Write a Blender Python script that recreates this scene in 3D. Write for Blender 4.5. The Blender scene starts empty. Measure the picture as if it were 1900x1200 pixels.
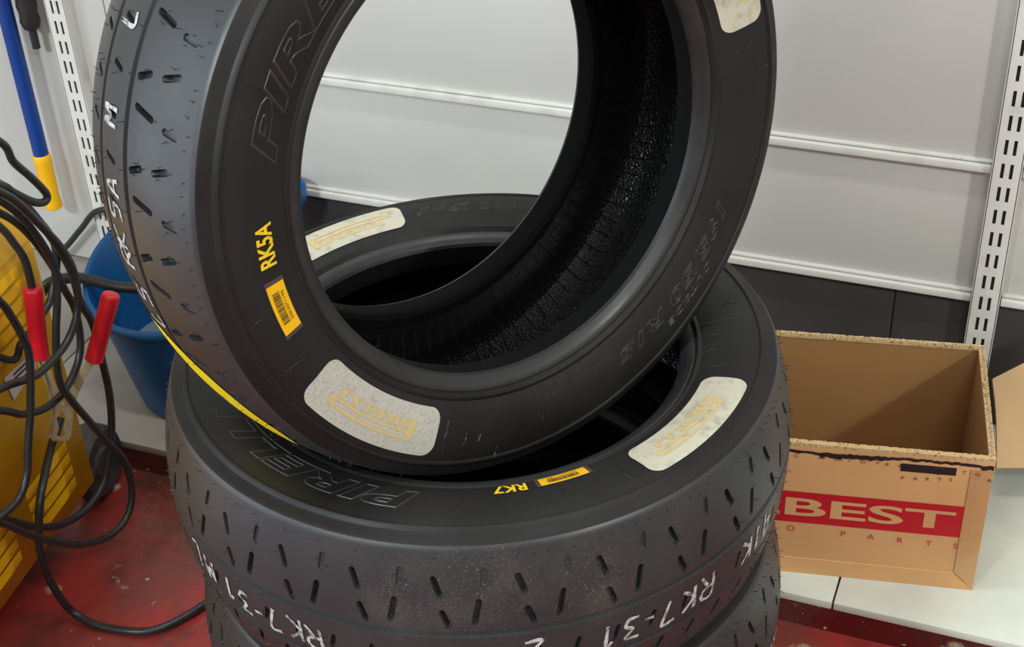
import bpy, bmesh, math, random
import numpy as np
from mathutils import Matrix, Vector
from mathutils.geometry import delaunay_2d_cdt
random.seed(7)
rng = np.random.default_rng(7)
SC = bpy.context.scene
COL = SC.collection
R_ = math.radians

# ------------------------------------------------------------------ camera
cam_d = bpy.data.cameras.new('camera')
cam_d.sensor_width = 36.0
cam_d.lens = 2784.56 / 1900 * 36
cam_d.shift_y = 50.35 / 1900
cam_d.clip_start = 0.05
cam = bpy.data.objects.new('camera', cam_d)
cam.matrix_world = Matrix(((0.93264396, -0.17459036, 0.31574270, 0.46296),
                           (0.35831154, 0.55076162, -0.75383983, -1.01667),
                           (-0.04228579, 0.81619841, 0.57622224, 1.35678),
                           (0, 0, 0, 1)))
COL.objects.link(cam)
SC.camera = cam
# ------------------------------------------------------------------ light
w = bpy.data.worlds.new('world'); SC.world = w; w.use_nodes = True
w.node_tree.nodes['Background'].inputs[0].default_value = (0.93, 0.96, 1.0, 1)
w.node_tree.nodes['Background'].inputs[1].default_value = 0.6
def area(name, loc, target, sx, sy, power, col):
    l = bpy.data.lights.new(name, 'AREA'); l.shape = 'RECTANGLE'; l.size = sx; l.size_y = sy
    l.energy = power; l.color = col
    o = bpy.data.objects.new(name, l); o.location = loc
    d = Vector(target) - Vector(loc)
    o.rotation_euler = d.to_track_quat('-Z', 'Y').to_euler()
    COL.objects.link(o)
area('assumed_overhead_lamp', (2.8, -1.4, 2.2), (0.1, 0.3, 0.4), 0.26, 0.16, 35, (0.98, 1.0, 0.965))  # unseen lamp assumed from the shadow inside the box
area('assumed_overhead_lamp', (0.0, 0.12, 2.62), (0.0, 0.10, 0.0), 1.0, 0.10, 14, (0.98, 1.0, 0.98))  # unseen lamp assumed from the shadows under the wall rails
area('assumed_overhead_lamp', (1.2, -1.6, 2.55), (0.1, 0.2, 0.2), 0.8, 0.2, 17, (0.95, 1.0, 1.0))  # unseen lamp added to brighten the yellow charger
area('assumed_overhead_lamp', (-1.05, -3.1, 2.65), (0.0, 0.3, 0.5), 0.6, 0.25, 80, (0.86, 0.96, 1.0))  # unseen lamp assumed behind the camera from shading on the right wall panels
area('assumed_side_daylight', (-2.42, -1.55, 1.15), (0.0, -1.3, 0.9), 1.8, 2.0, 31, (0.74, 0.87, 1.0))  # unseen daylight assumed from the bluish sheen on the left treads
SC.view_settings.view_transform = 'Standard'
SC.view_settings.look = 'None'
SC.view_settings.gamma = 1
SC.view_settings.exposure = 0.12
SC.view_settings.use_curve_mapping = False

# ------------------------------------------------------------------ materials
def srgb(r, g, b):
    f = lambda c: (c / 255 / 12.92) if c / 255 <= 0.04045 else ((c / 255 + 0.055) / 1.055) ** 2.4
    return (f(r), f(g), f(b), 1)
def mat(name, col, rough=0.5, spec=0.5, metal=0.0, noise=None, bump=None, rvar=None):
    """noise=(scale,col2,lo,hi) mixes a second colour; bump=(scale,strength,dist)"""
    m = bpy.data.materials.new(name); m.use_nodes = True
    nt = m.node_tree; b = nt.nodes['Principled BSDF']
    b.inputs['Base Color'].default_value = col
    b.inputs['Roughness'].default_value = rough
    b.inputs['Specular IOR Level'].default_value = spec
    b.inputs['Metallic'].default_value = metal
    tc = nt.nodes.new('ShaderNodeTexCoord')
    def noi(scale, detail=4):
        n = nt.nodes.new('ShaderNodeTexNoise'); n.inputs['Scale'].default_value = scale
        n.inputs['Detail'].default_value = detail
        nt.links.new(tc.outputs['Object'], n.inputs['Vector']); return n
    if noise:
        n = noi(noise[0]); r = nt.nodes.new('ShaderNodeMapRange')
        r.inputs[1].default_value = noise[2]; r.inputs[2].default_value = noise[3]
        nt.links.new(n.outputs[0], r.inputs[0])
        mx = nt.nodes.new('ShaderNodeMix'); mx.data_type = 'RGBA'
        mx.inputs['A'].default_value = col; mx.inputs['B'].default_value = noise[1]
        nt.links.new(r.outputs[0], mx.inputs['Factor']); nt.links.new(mx.outputs['Result'], b.inputs['Base Color'])
    if rvar:
        n = noi(rvar[0]); r = nt.nodes.new('ShaderNodeMapRange')
        r.inputs[1].default_value = .35; r.inputs[2].default_value = .65
        r.inputs[3].default_value = rvar[1]; r.inputs[4].default_value = rvar[2]
        nt.links.new(n.outputs[0], r.inputs[0]); nt.links.new(r.outputs[0], b.inputs['Roughness'])
    if bump:
        n = noi(bump[0], 3); bp = nt.nodes.new('ShaderNodeBump')
        bp.inputs['Strength'].default_value = bump[1]; bp.inputs['Distance'].default_value = bump[2]
        nt.links.new(n.outputs[0], bp.inputs['Height']); nt.links.new(bp.outputs[0], b.inputs['Normal'])
    return m
M = {}
M['tread'] = mat('tread_rubber', (.0260, .0272, .0298, 1), .42, .55, noise=(14, (.0335, .0332, .0340, 1), .4, .7), bump=(900, .10, .0003), rvar=(9, .36, .48))
M['side'] = mat('sidewall_rubber', (.0085, .0077, .0074, 1), .5, .32, noise=(11, (.0140, .0130, .0126, 1), .42, .68), bump=(500, .08, .0004), rvar=(8, .46, .62))
M['bead'] = mat('bead_rubber', (.018, .018, .019, 1), .32, .55, noise=(16, (.011, .0107, .0105, 1), .42, .66), bump=(260, .10, .0006), rvar=(14, .38, .52))
M['toe'] = mat('toe_rubber', (.0030, .0030, .0032, 1), .85, .12)
M['letter'] = mat('raised_rubber', (.020, .0195, .0195, 1), .36, .55)
M['hair'] = mat('vent_hair_rubber', (.016, .016, .017, 1), .5)
M['liner'] = mat('butyl_liner', (.006, .006, .0064, 1), .24, .8)
nt = M['liner'].node_tree
tc = nt.nodes.new('ShaderNodeTexCoord'); vo = nt.nodes.new('ShaderNodeTexVoronoi'); vo.inputs['Scale'].default_value = 430
vo.feature = 'SMOOTH_F1'
bp = nt.nodes.new('ShaderNodeBump'); bp.inputs['Strength'].default_value = .32; bp.inputs['Distance'].default_value = .0022; bp.invert = True
nt.links.new(tc.outputs['Object'], vo.inputs['Vector']); nt.links.new(vo.outputs['Distance'], bp.inputs['Height'])
nt.links.new(bp.outputs[0], nt.nodes['Principled BSDF'].inputs['Normal'])
M['paper'] = mat('label_paper', srgb(186, 183, 171), .42, .5, noise=(520, srgb(160, 159, 153), .46, .66), bump=(60, .25, .002))
M['paper_dirty'] = mat('label_paper_soiled', srgb(190, 185, 166), .45, .5, noise=(110, srgb(160, 155, 136), .50, .72), bump=(55, .35, .003))
M['print_gold'] = mat('label_print', srgb(204, 178, 116), .45, .5, noise=(320, srgb(188, 172, 134), .42, .68))
M['yellow'] = mat('yellow_print', srgb(238, 200, 12), .5, noise=(300, srgb(215, 180, 30), .45, .7))
M['ylabel'] = mat('yellow_label', srgb(238, 182, 10), .35)
M['black'] = mat('black_ink', (.012, .012, .012, 1), .5)
M['film'] = mat('brown_film', (.075, .055, .055, 1), .18, .6)
M['chalk'] = mat('white_marker', srgb(196, 196, 196), .6, noise=(160, srgb(96, 96, 96), .45, .65))
M['ystripe'] = mat('yellow_stripe_paint', srgb(245, 222, 20), .5)
M['panel'] = mat('white_laminate', srgb(204, 204, 199), .30, .35, bump=(700, .04, .0004), noise=(3, srgb(197, 196, 192), .4, .7))
M['metal_w'] = mat('white_enamel', srgb(224, 224, 218), .32, .5, noise=(25, srgb(205, 203, 196), .5, .75))
M['slotblack'] = mat('slot_inside', (.02, .022, .02, 1), .7)
M['darkpanel'] = mat('dark_panel', srgb(74, 70, 70), .38, .5, noise=(6, srgb(64, 61, 62), .4, .65))
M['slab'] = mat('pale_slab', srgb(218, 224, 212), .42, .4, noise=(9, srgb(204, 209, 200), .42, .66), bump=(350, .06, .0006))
M['card'] = mat('cardboard', srgb(226, 176, 122), .62, .25, noise=(7, srgb(214, 162, 108), .4, .68), bump=(420, .05, .0004))
M['card_edge'] = mat('corrugated_edge', srgb(206, 182, 138), .8, .2, noise=(230, srgb(120, 94, 58), .56, .68), bump=(240, .4, .003))
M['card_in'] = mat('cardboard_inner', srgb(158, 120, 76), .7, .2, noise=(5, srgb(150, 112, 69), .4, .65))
M['red_print'] = mat('red_print', srgb(200, 26, 40), .4)
M['tape'] = mat('packing_tape', srgb(206, 158, 108), .15, .6, bump=(40, .5, .004))
M['tape_dark'] = mat('torn_black_tape', (.02, .016, .018, 1), .22, .6, bump=(150, .6, .003))
M['bucket'] = mat('blue_plastic', srgb(20, 88, 146), .36, .5, noise=(9, srgb(14, 72, 124), .42, .65))
M['water'] = mat('bucket_water', srgb(120, 140, 150), .12, .5)
M['pole'] = mat('blue_pole_plastic', srgb(18, 60, 136), .35, .5)
M['ysock'] = mat('yellow_plastic', srgb(244, 184, 16), .4, .5)
M['machine'] = mat('yellow_enamel', srgb(252, 190, 2), .33, .5, noise=(10, srgb(240, 176, 4), .4, .7))
M['cable'] = mat('black_cable', (.022, .022, .023, 1), .36, .5)
M['redplastic'] = mat('red_vinyl', srgb(214, 22, 42), .38, .5)
M['zinc'] = mat('zinc_plate', srgb(192, 184, 142), .34, .6, .12, noise=(45, srgb(170, 142, 122), .5, .72))
M['grip'] = mat('black_grip', (.02, .02, .02, 1), .55)
M['tag'] = mat('pale_tag', srgb(214, 200, 200), .5)
M['wheel'] = mat('grey_wheel', (.06, .058, .056, 1), .6, noise=(20, (.03, .03, .03, 1), .4, .6))
# red painted floor with worn patches
def floor_mat(name, dark):
    m = mat(name, srgb(*dark), .4, .5, rvar=(6, .22, .5)); nt = m.node_tree; b = nt.nodes['Principled BSDF']
    tc = nt.nodes.new('ShaderNodeTexCoord')
    def n(s, d, lo, hi, seed=0):
        t = nt.nodes.new('ShaderNodeTexNoise'); t.inputs['Scale'].default_value = s; t.inputs['Detail'].default_value = d
        mp = nt.nodes.new('ShaderNodeMapping'); mp.inputs['Location'].default_value = (seed, seed * 2, 0)
        nt.links.new(tc.outputs['Object'], mp.inputs['Vector']); nt.links.new(mp.outputs[0], t.inputs['Vector'])
        r = nt.nodes.new('ShaderNodeMapRange'); r.inputs[1].default_value = lo; r.inputs[2].default_value = hi
        nt.links.new(t.outputs[0], r.inputs[0]); return r.outputs[0]
    def mix(a, bcol, fac):
        x = nt.nodes.new('ShaderNodeMix'); x.data_type = 'RGBA'
        if isinstance(a, tuple): x.inputs['A'].default_value = a
        else: nt.links.new(a, x.inputs['A'])
        x.inputs['B'].default_value = bcol; nt.links.new(fac, x.inputs['Factor']); return x.outputs['Result']
    c = mix(srgb(*dark), srgb(104, 66, 57), n(5, 5, .42, .62, 3))
    c = mix(c, srgb(74, 44, 39), n(9, 6, .50, .68, 9))
    c = mix(c, srgb(176, 164, 138), n(16, 6, .65, .71, 17))
    c = mix(c, srgb(190, 180, 150), n(90, 2, .715, .735, 5))
    nt.links.new(c, b.inputs['Base Color'])
    t = nt.nodes.new('ShaderNodeTexNoise'); t.inputs['Scale'].default_value = 60; t.inputs['Detail'].default_value = 6
    nt.links.new(tc.outputs['Object'], t.inputs['Vector'])
    bp = nt.nodes.new('ShaderNodeBump'); bp.inputs['Strength'].default_value = .35; bp.inputs['Distance'].default_value = .004
    nt.links.new(t.outputs[0], bp.inputs['Height']); nt.links.new(bp.outputs[0], b.inputs['Normal'])
    return m
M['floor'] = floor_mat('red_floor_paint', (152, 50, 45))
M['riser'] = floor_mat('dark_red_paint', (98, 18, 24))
# tread of the top stacked tyre: a dusty patch of metal grit on the rubber
def gritty():
    m = M['tread'].copy(); m.name = 'tread_rubber_gritty'; nt = m.node_tree; b = nt.nodes['Principled BSDF']
    src = b.inputs['Base Color'].links[0].from_socket
    tc = nt.nodes.new('ShaderNodeTexCoord')
    mask = None; sp = R_(100.7)
    for (cx, cy, cz, rad) in ((.110, -.262, .055, .075), (.185, -.212, .045, .050), (.05, -.278, .040, .050)):
        vm = nt.nodes.new('ShaderNodeVectorMath'); vm.operation = 'DISTANCE'; vm.inputs[1].default_value = (cx * math.cos(sp) - cy * math.sin(sp), cx * math.sin(sp) + cy * math.cos(sp), cz)   # the tread mesh is turned by -100.7 deg
        nt.links.new(tc.outputs['Object'], vm.inputs[0])
        r = nt.nodes.new('ShaderNodeMapRange'); r.inputs[1].default_value = rad; r.inputs[2].default_value = rad * .3
        nt.links.new(vm.outputs['Value'], r.inputs[0])
        if mask is None: mask = r.outputs[0]
        else:
            a = nt.nodes.new('ShaderNodeMath'); a.operation = 'MAXIMUM'
            nt.links.new(mask, a.inputs[0]); nt.links.new(r.outputs[0], a.inputs[1]); mask = a.outputs[0]
    for sc, lo, hi, colr, fac in ((24, .44, .64, (.060, .055, .052, 1), .7), (760, .60, .68, (.22, .19, .17, 1), .75)):
        t = nt.nodes.new('ShaderNodeTexNoise'); t.inputs['Scale'].default_value = sc; t.inputs['Detail'].default_value = 5
        nt.links.new(tc.outputs['Object'], t.inputs['Vector'])
        r = nt.nodes.new('ShaderNodeMapRange'); r.inputs[1].default_value = lo; r.inputs[2].default_value = hi; r.inputs[4].default_value = fac
        nt.links.new(t.outputs[0], r.inputs[0])
        a = nt.nodes.new('ShaderNodeMath'); a.operation = 'MULTIPLY'
        nt.links.new(mask, a.inputs[0]); nt.links.new(r.outputs[0], a.inputs[1])
        x = nt.nodes.new('ShaderNodeMix'); x.data_type = 'RGBA'; x.inputs['B'].default_value = colr
        nt.links.new(src, x.inputs['A']); nt.links.new(a.outputs[0], x.inputs['Factor']); src = x.outputs['Result']
    nt.links.new(src, b.inputs['Base Color'])
    return m
M['tread_grit'] = gritty()

# ------------------------------------------------------------------ helpers
def mesh(name, v, f, smooth=None, weld=0):
    me = bpy.data.meshes.new(name)
    me.from_pydata([tuple(map(float, p)) for p in v], [], [tuple(map(int, q)) for q in f])
    bm = bmesh.new(); bm.from_mesh(me)
    if weld: bmesh.ops.remove_doubles(bm, verts=bm.verts, dist=weld)
    if smooth is not None:
        for fc in bm.faces: fc.smooth = True
        a = R_(smooth)
        for e in bm.edges:
            e.smooth = not (len(e.link_faces) == 2 and e.calc_face_angle(0) > a)
    bm.to_mesh(me); bm.free(); me.update()
    return me
def obj(name, me, m, parent=None):
    o = bpy.data.objects.new(name, me)
    if m and not me.materials: me.materials.append(M[m] if isinstance(m, str) else m)
    COL.objects.link(o)
    if parent: o.parent = parent
    return o
def empty(name, loc=(0, 0, 0)):
    o = bpy.data.objects.new(name, None); o.location = loc; o.empty_display_size = .05; COL.objects.link(o); return o
def tag(o, label, cat, group=None, kind=None):
    if label: o['label'] = label
    if cat: o['category'] = cat
    if group: o['group'] = group
    if kind: o['kind'] = kind
    return o
def box_vf(x0, x1, y0, y1, z0, z1, b=0):
    bm = bmesh.new()
    bmesh.ops.create_cube(bm, size=1)
    for v in bm.verts:
        v.co = ((x0 + x1) / 2 + v.co.x * (x1 - x0), (y0 + y1) / 2 + v.co.y * (y1 - y0), (z0 + z1) / 2 + v.co.z * (z1 - z0))
    if b: bmesh.ops.bevel(bm, geom=bm.edges[:], offset=b, segments=2, affect='EDGES', profile=.6)
    v = [tuple(x.co) for x in bm.verts]; bm.verts.index_update()
    f = [[x.index for x in q.verts] for q in bm.faces]; bm.free(); return v, f
def box(name, dims, m, parent=None, b=0):
    return obj(name, mesh(name, *box_vf(*dims, b), smooth=40 if b else None), m, parent)
def join(parts):
    V, F = [], []
    for v, f in parts:
        n = len(V); V += list(v); F += [[i + n for i in q] for q in f]
    return V, F
def catmull(P, n=8):
    P = [np.array(p, float) for p in P]; P = [2 * P[0] - P[1]] + P + [2 * P[-1] - P[-2]]; out = []
    for i in range(1, len(P) - 2):
        for k in range(n):
            t = k / n; a, b, c, d = P[i - 1:i + 3]
            out.append(.5 * (2 * b + (c - a) * t + (2 * a - 5 * b + 4 * c - d) * t * t + (3 * b - a - 3 * c + d) * t ** 3))
    out.append(P[-2]); return np.array(out)
def tube_vf(C, r, k=10, cap=True):
    C = np.asarray(C, float); n = len(C); rr = np.full(n, r) if np.isscalar(r) else np.asarray(r)
    T = np.gradient(C, axis=0); T /= np.linalg.norm(T, axis=1)[:, None] + 1e-12
    up = np.array([0, 0, 1.]) if abs(T[0][2]) < .9 else np.array([1., 0, 0]); V = []
    nrm = np.cross(T[0], up); nrm /= np.linalg.norm(nrm)
    for i in range(n):
        nrm = nrm - T[i] * (nrm @ T[i]); nrm /= np.linalg.norm(nrm); bi = np.cross(T[i], nrm)
        for j in range(k):
            a = 2 * math.pi * j / k; V.append(C[i] + rr[i] * (math.cos(a) * nrm + math.sin(a) * bi))
    F = [[i * k + j, i * k + (j + 1) % k, (i + 1) * k + (j + 1) % k, (i + 1) * k + j] for i in range(n - 1) for j in range(k)]
    if cap: F += [list(range(k))[::-1], [(n - 1) * k + j for j in range(k)]]
    return V, F
def lathe_vf(prof, seg, closed=False):
    V, F = [], []; n = len(prof)
    for i in range(seg):
        a = 2 * math.pi * i / seg; c, s = math.cos(a), math.sin(a)
        V += [(r * c, r * s, z) for r, z in prof]
    for i in range(seg):
        j = (i + 1) % seg
        for q in range(n if closed else n - 1):
            q2 = (q + 1) % n; F.append([i * n + q, j * n + q, j * n + q2, i * n + q2])
    return V, F
def inpoly(x, y, P):
    ins = False; n = len(P)
    for i in range(n):
        (x0, y0), (x1, y1) = P[i], P[(i + 1) % n]
        if (y0 > y) != (y1 > y) and x < (x1 - x0) * (y - y0) / (y1 - y0) + x0: ins = not ins
    return ins
def fill2d(outer, holes=(), step=.006):
    """triangulate a 2-D outline (with holes) over a grid; returns verts 2d, faces"""
    def dens(P):
        o = []
        for i in range(len(P)):
            a, b = np.array(P[i]), np.array(P[(i + 1) % len(P)]); n = max(1, int(np.ceil(np.linalg.norm(b - a) / step)))
            o += [tuple(a + (b - a) * k / n) for k in range(n)]
        return o
    V, E = [], []
    for P in [outer] + list(holes):
        P = dens(P); n = len(V); V += P; E += [(n + i, n + (i + 1) % len(P)) for i in range(len(P))]
    A = np.array(outer); x0, y0 = A.min(0); x1, y1 = A.max(0)
    for x in np.arange(x0 + step * .6, x1, step):
        for y in np.arange(y0 + step * .55, y1, step):
            if inpoly(x, y, outer) and not any(inpoly(x, y, h) for h in holes): V.append((x, y))
    r = delaunay_2d_cdt([Vector(v) for v in V], E, [], 0, 1e-6)
    F = []
    for f in r[2]:
        c = sum((r[0][i] for i in f), Vector((0, 0))) / len(f)
        if inpoly(c.x, c.y, outer) and not any(inpoly(c.x, c.y, h) for h in holes): F.append(list(f))
    return [tuple(v) for v in r[0]], F
def rrect(x0, x1, y0, y1, r, n=6):
    o = []
    for cx, cy, a0 in ((x1 - r, y1 - r, 0), (x0 + r, y1 - r, 90), (x0 + r, y0 + r, 180), (x1 - r, y0 + r, 270)):
        o += [(cx + r * math.cos(R_(a0 + 90 * k / n)), cy + r * math.sin(R_(a0 + 90 * k / n))) for k in range(n + 1)]
    return o
def text_vf(s, L=None, H=1., bold=0., shear=0., step=.005, extrude=0., line=0.):
    """flat (or extruded) lettering scaled to length L and height H"""
    c = bpy.data.curves.new('lettering', 'FONT'); c.body = s; c.size = 1; c.offset = bold; c.shear = shear
    c.resolution_u = 4; c.extrude = extrude
    if line: c.fill_mode = 'NONE'; c.bevel_depth = line / H * .7; c.bevel_resolution = 0; c.resolution_u = 3
    o = bpy.data.objects.new('lettering', c); COL.objects.link(o)
    dg = bpy.context.evaluated_depsgraph_get(); me = o.evaluated_get(dg).to_mesh()
    bm = bmesh.new(); bm.from_mesh(me); o.evaluated_get(dg).to_mesh_clear()
    bpy.data.objects.remove(o); bpy.data.curves.remove(c)
    xs = [v.co.x for v in bm.verts]; ys = [v.co.y for v in bm.verts]
    sy = H / (max(ys) - min(ys)); sx = sy if L is None else L / (max(xs) - min(xs))
    x0, y0 = min(xs), min(ys)
    for v in bm.verts: v.co.x = (v.co.x - x0) * sx; v.co.y = (v.co.y - y0) * sy
    bmesh.ops.triangulate(bm, faces=bm.faces[:])
    if step:
        for k in range(5):
            e = [q for q in bm.edges if (q.verts[0].co.xy - q.verts[1].co.xy).length > step]
            if not e: break
            bmesh.ops.subdivide_edges(bm, edges=e, cuts=1); bmesh.ops.triangulate(bm, faces=bm.faces[:])
    bm.verts.index_update()
    V = [tuple(v.co) for v in bm.verts]; F = [[v.index for v in f.verts] for f in bm.faces]; bm.free(); return V, F

# ================================================================== SETTING
def structure(o): o['kind'] = 'structure'; return o
YW = .731
ZP = .0515
fl = structure(box('floor', (-2.5, 3.2, -4.05, .3197, -.04, 0), 'floor'))
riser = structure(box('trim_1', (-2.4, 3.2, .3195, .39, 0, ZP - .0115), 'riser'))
M['plaster'] = mat('white_plaster', srgb(206, 204, 198), .8, .2)
structure(box('ceiling', (-2.5, 3.3, -4.1, .84, 2.75, 2.85), 'plaster'))
structure(box('wall_right', (3.2, 3.3, -4.1, .84, 0, 2.75), 'plaster'))
structure(box('wall_front', (-2.5, 3.3, -4.1, -4.0, 0, 2.75), 'plaster'))
structure(obj('wall_left', mesh('wall_left', *join([box_vf(-2.5, -2.4, -4.1, -2.5, 0, 2.75), box_vf(-2.5, -2.4, -.6, .84, 0, 2.75), box_vf(-2.5, -2.4, -2.5, -.6, 2.2, 2.75)])), 'plaster'))  # the opening is assumed, added to go with the unseen side daylight
wb = structure(box('wall_back', (-2.4, 3.2, YW + .006, YW + .1, 0, 2.7), 'panel'))
plat = structure(box('platform', (-2.4, 3.2, .323, YW + .006, -.02, ZP - .010), 'riser'))
M['slab_grey'] = mat('grey_slab', srgb(164, 158, 149), .5, .4, noise=(9, srgb(144, 139, 132), .42, .66), bump=(350, .06, .0006))  # left-hand slabs: a greyer, darker tone than the pale ones
def slab(x0, x1): return box('slab', (x0, x1, .3165, YW + .006, ZP - .0115, ZP), 'slab' if x1 > -.2 else 'slab_grey', plat, .0015)
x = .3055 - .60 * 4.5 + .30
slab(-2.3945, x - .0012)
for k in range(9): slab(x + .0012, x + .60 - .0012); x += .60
# shelving back panels and dark base panels
UPL, UPR = -.966, .4095
bays = [(-2.34, UPL), (UPL, -.893), (-.893, UPR), (UPR, 1.785)]
for bi, (a, b) in enumerate(bays):
    rows = [(.2585, .4475), (.4475, .83), (.83, 1.21), (1.21, 1.6)] if bi > 1 else [(ZP + .0005, 1.6)]
    for z0, z1 in rows:
        box('panel', (a + .001, b - .001, YW - .006, YW + .006, z0 + .0015, z1 - .0015), 'panel', wb, .001)
        if bi > 1:
            z = z0
            V, F = join([box_vf(a + .019, b - .019, YW - .018, YW - .004, z - .0060, z + .0035, .0015),
                         box_vf(a + .019, b - .019, YW - .012, YW - .004, z + .0050, z + .0080, .0008)])
            obj('panel_rail', mesh('panel_rail', V, F, 40), 'metal_w', wb)
    if bi > 1:
        xs = [a + .001] + [q for q in (-.36, .2935, .95) if a < q < b] + [b - .001]
        for x0, x1 in zip(xs[:-1], xs[1:]):
            box('base_panel', (x0 + .001, x1 - .001, YW - .004, YW + .006, ZP + .0005, .2515), 'darkpanel', wb, .001)

# slotted shelf uprights
def upright(xc, zslot, pitch, label):
    t = empty('shelf_upright', (xc, YW - .006, ZP + .0005))
    W, D = .0170, .021
    cols = [-W, -.0072, -.0032, .0034, .0074, W]
    z = .0605; zr = [(0, None)]
    first = zslot - pitch * int((zslot - .08) / pitch)
    zs = []
    k = 0
    while first + k * pitch < 1.62: zs.append(first + k * pitch - ZP - .0005); k += 1
    V, F = [], []
    def quad(x0, x1, z0, z1):
        n = len(V); V.extend([(x0, -D, z0), (x1, -D, z0), (x1, -D, z1), (x0, -D, z1)]); F.append([n, n + 1, n + 2, n + 3])
    prev = 0
    for zc in zs + [None]:
        lo = 1.55 if zc is None else zc - .0104
        quad(-W, W, prev, lo)
        if zc is None: break
        hi = zc + .0104
        quad(cols[0], cols[1], lo, hi); quad(cols[2], cols[3], lo, hi); quad(cols[4], cols[5], lo, hi)
        for c0, c1 in ((cols[1], cols[2]), (cols[3], cols[4])):     # slot cheeks
            n = len(V); V.extend([(c0, -D, lo), (c1, -D, lo), (c1, -D, hi), (c0, -D, hi), (c0, -D + .002, lo), (c1, -D + .002, lo), (c1, -D + .002, hi), (c0, -D + .002, hi)])
            F.extend([[n, n + 4, n + 5, n + 1], [n + 1, n + 5, n + 6, n + 2], [n + 2, n + 6, n + 7, n + 3], [n + 3, n + 7, n + 4, n]])
        prev = hi
    for s in (-1, 1):
        v, f = box_vf(s * W - .001, s * W + .001, -D, 0, 0, 1.55); n = len(V); V += v; F += [[i + n for i in q] for q in f]
    obj('channel', mesh('channel', V, F), 'metal_w', t)
    box('slot_backing', (-W + .002, W - .002, -D + .004, -D + .006, .001, 1.549), 'slotblack', t)
    tag(t, label, 'shelf upright', 'slotted shelf uprights on the back wall'); return t
upright(.4095, .4843, .03228, 'white slotted shelf upright behind the open cardboard box')
upright(-.966, .4185, .03228, 'white slotted shelf upright beside the blue pole and bucket')

# ================================================================== TYRES
# half profile of the outside, (radius, axial); axial 0 is the middle of the tread
KC, R0 = 2.0, .288
ZA = .0893
def crown(a): a = min(abs(a), ZA); return R0 - KC * a * a - (0 if a < .0865 else .35 * (a - .0865) / .0028 * .0028)
G1, G2, GW, GD = .0111, -.0392, .0034, .0024   # the two circumferential grooves
NP = 27; PW = 2 * math.pi / NP           # tread pitches
RT = .287
SIDE = [(crown(ZA), ZA), (.2690, .0909), (.2660, .0917), (.2615, .0940), (.2600, .0962), (.2583, .0975), (.2566, .0974), (.2558, .0962), (.2500, .0971),
        (.2400, .0972), (.2300, .0963), (.2200, .0946), (.2110, .0925), (.2050, .0904), (.2035, .0910), (.2018, .0910), (.2006, .0892), (.1990, .0868),
        (.1975, .0873), (.1950, .0870), (.1920, .0856), (.1890, .0834), (.1866, .0808), (.1855, .0775), (.1853, .0730), (.1856, .0660), (.1858, .0595), (.1866, .0575), (.1910, .0560), (.2030, .0630)]
LIN = [(.2030, .0630), (.2200, .0740), (.2400, .0800), (.2540, .0805), (.2650, .0750), (.2730, .0600), (.2775, .0380), (.2790, 0.)]
SR = np.array([p[0] for p in SIDE[:-2]][::-1]); SZ = np.array([p[1] for p in SIDE[:-2]][::-1])
o_ = np.argsort(SR); SR, SZ = SR[o_], SZ[o_]
def sidez(r): return float(np.interp(r, SR, SZ))

def stadium(th, a, ln, wd, tilt, n=5):
    """slot outline in (degrees, axial m); tilt = degrees of theta per slot, top minus bottom"""
    c = np.array([th * math.pi / 180 * RT, a]); d = np.array([tilt * math.pi / 180 * RT, ln]); L = np.linalg.norm(d); d /= L
    nn = np.array([-d[1], d[0]]); r = wd / 2; h = L / 2 - r; o = []
    for s in (1, -1):
        for k in range(n + 1):
            q = math.pi * k / n
            o.append(tuple(c + s * d * h + r * (math.cos(q) * -nn * s + math.sin(q) * d * s)))
    return o
SLOTS = [    # (theta deg, axial, length, width, tilt deg, depth), one tread pitch
    (0, .0562, .0190, .0055, -1.25, .0068), (7.5, .0638, .0165, .0055, .40, .0024), (1.15, .0265, .0185, .0055, -1.3, .0066), (6.1, .0331, .0250, .0055, 1.1, .0066),
    (1.8, -.0155, .0180, .0046, .9, .0045), (8.4, -.0155, .0180, .0046, .9, .0045), (4.2, -.0580, .0185, .0046, 1.2, .0045), (10.6, -.0560, .0185, .0046, 1.2, .0045)]

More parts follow.
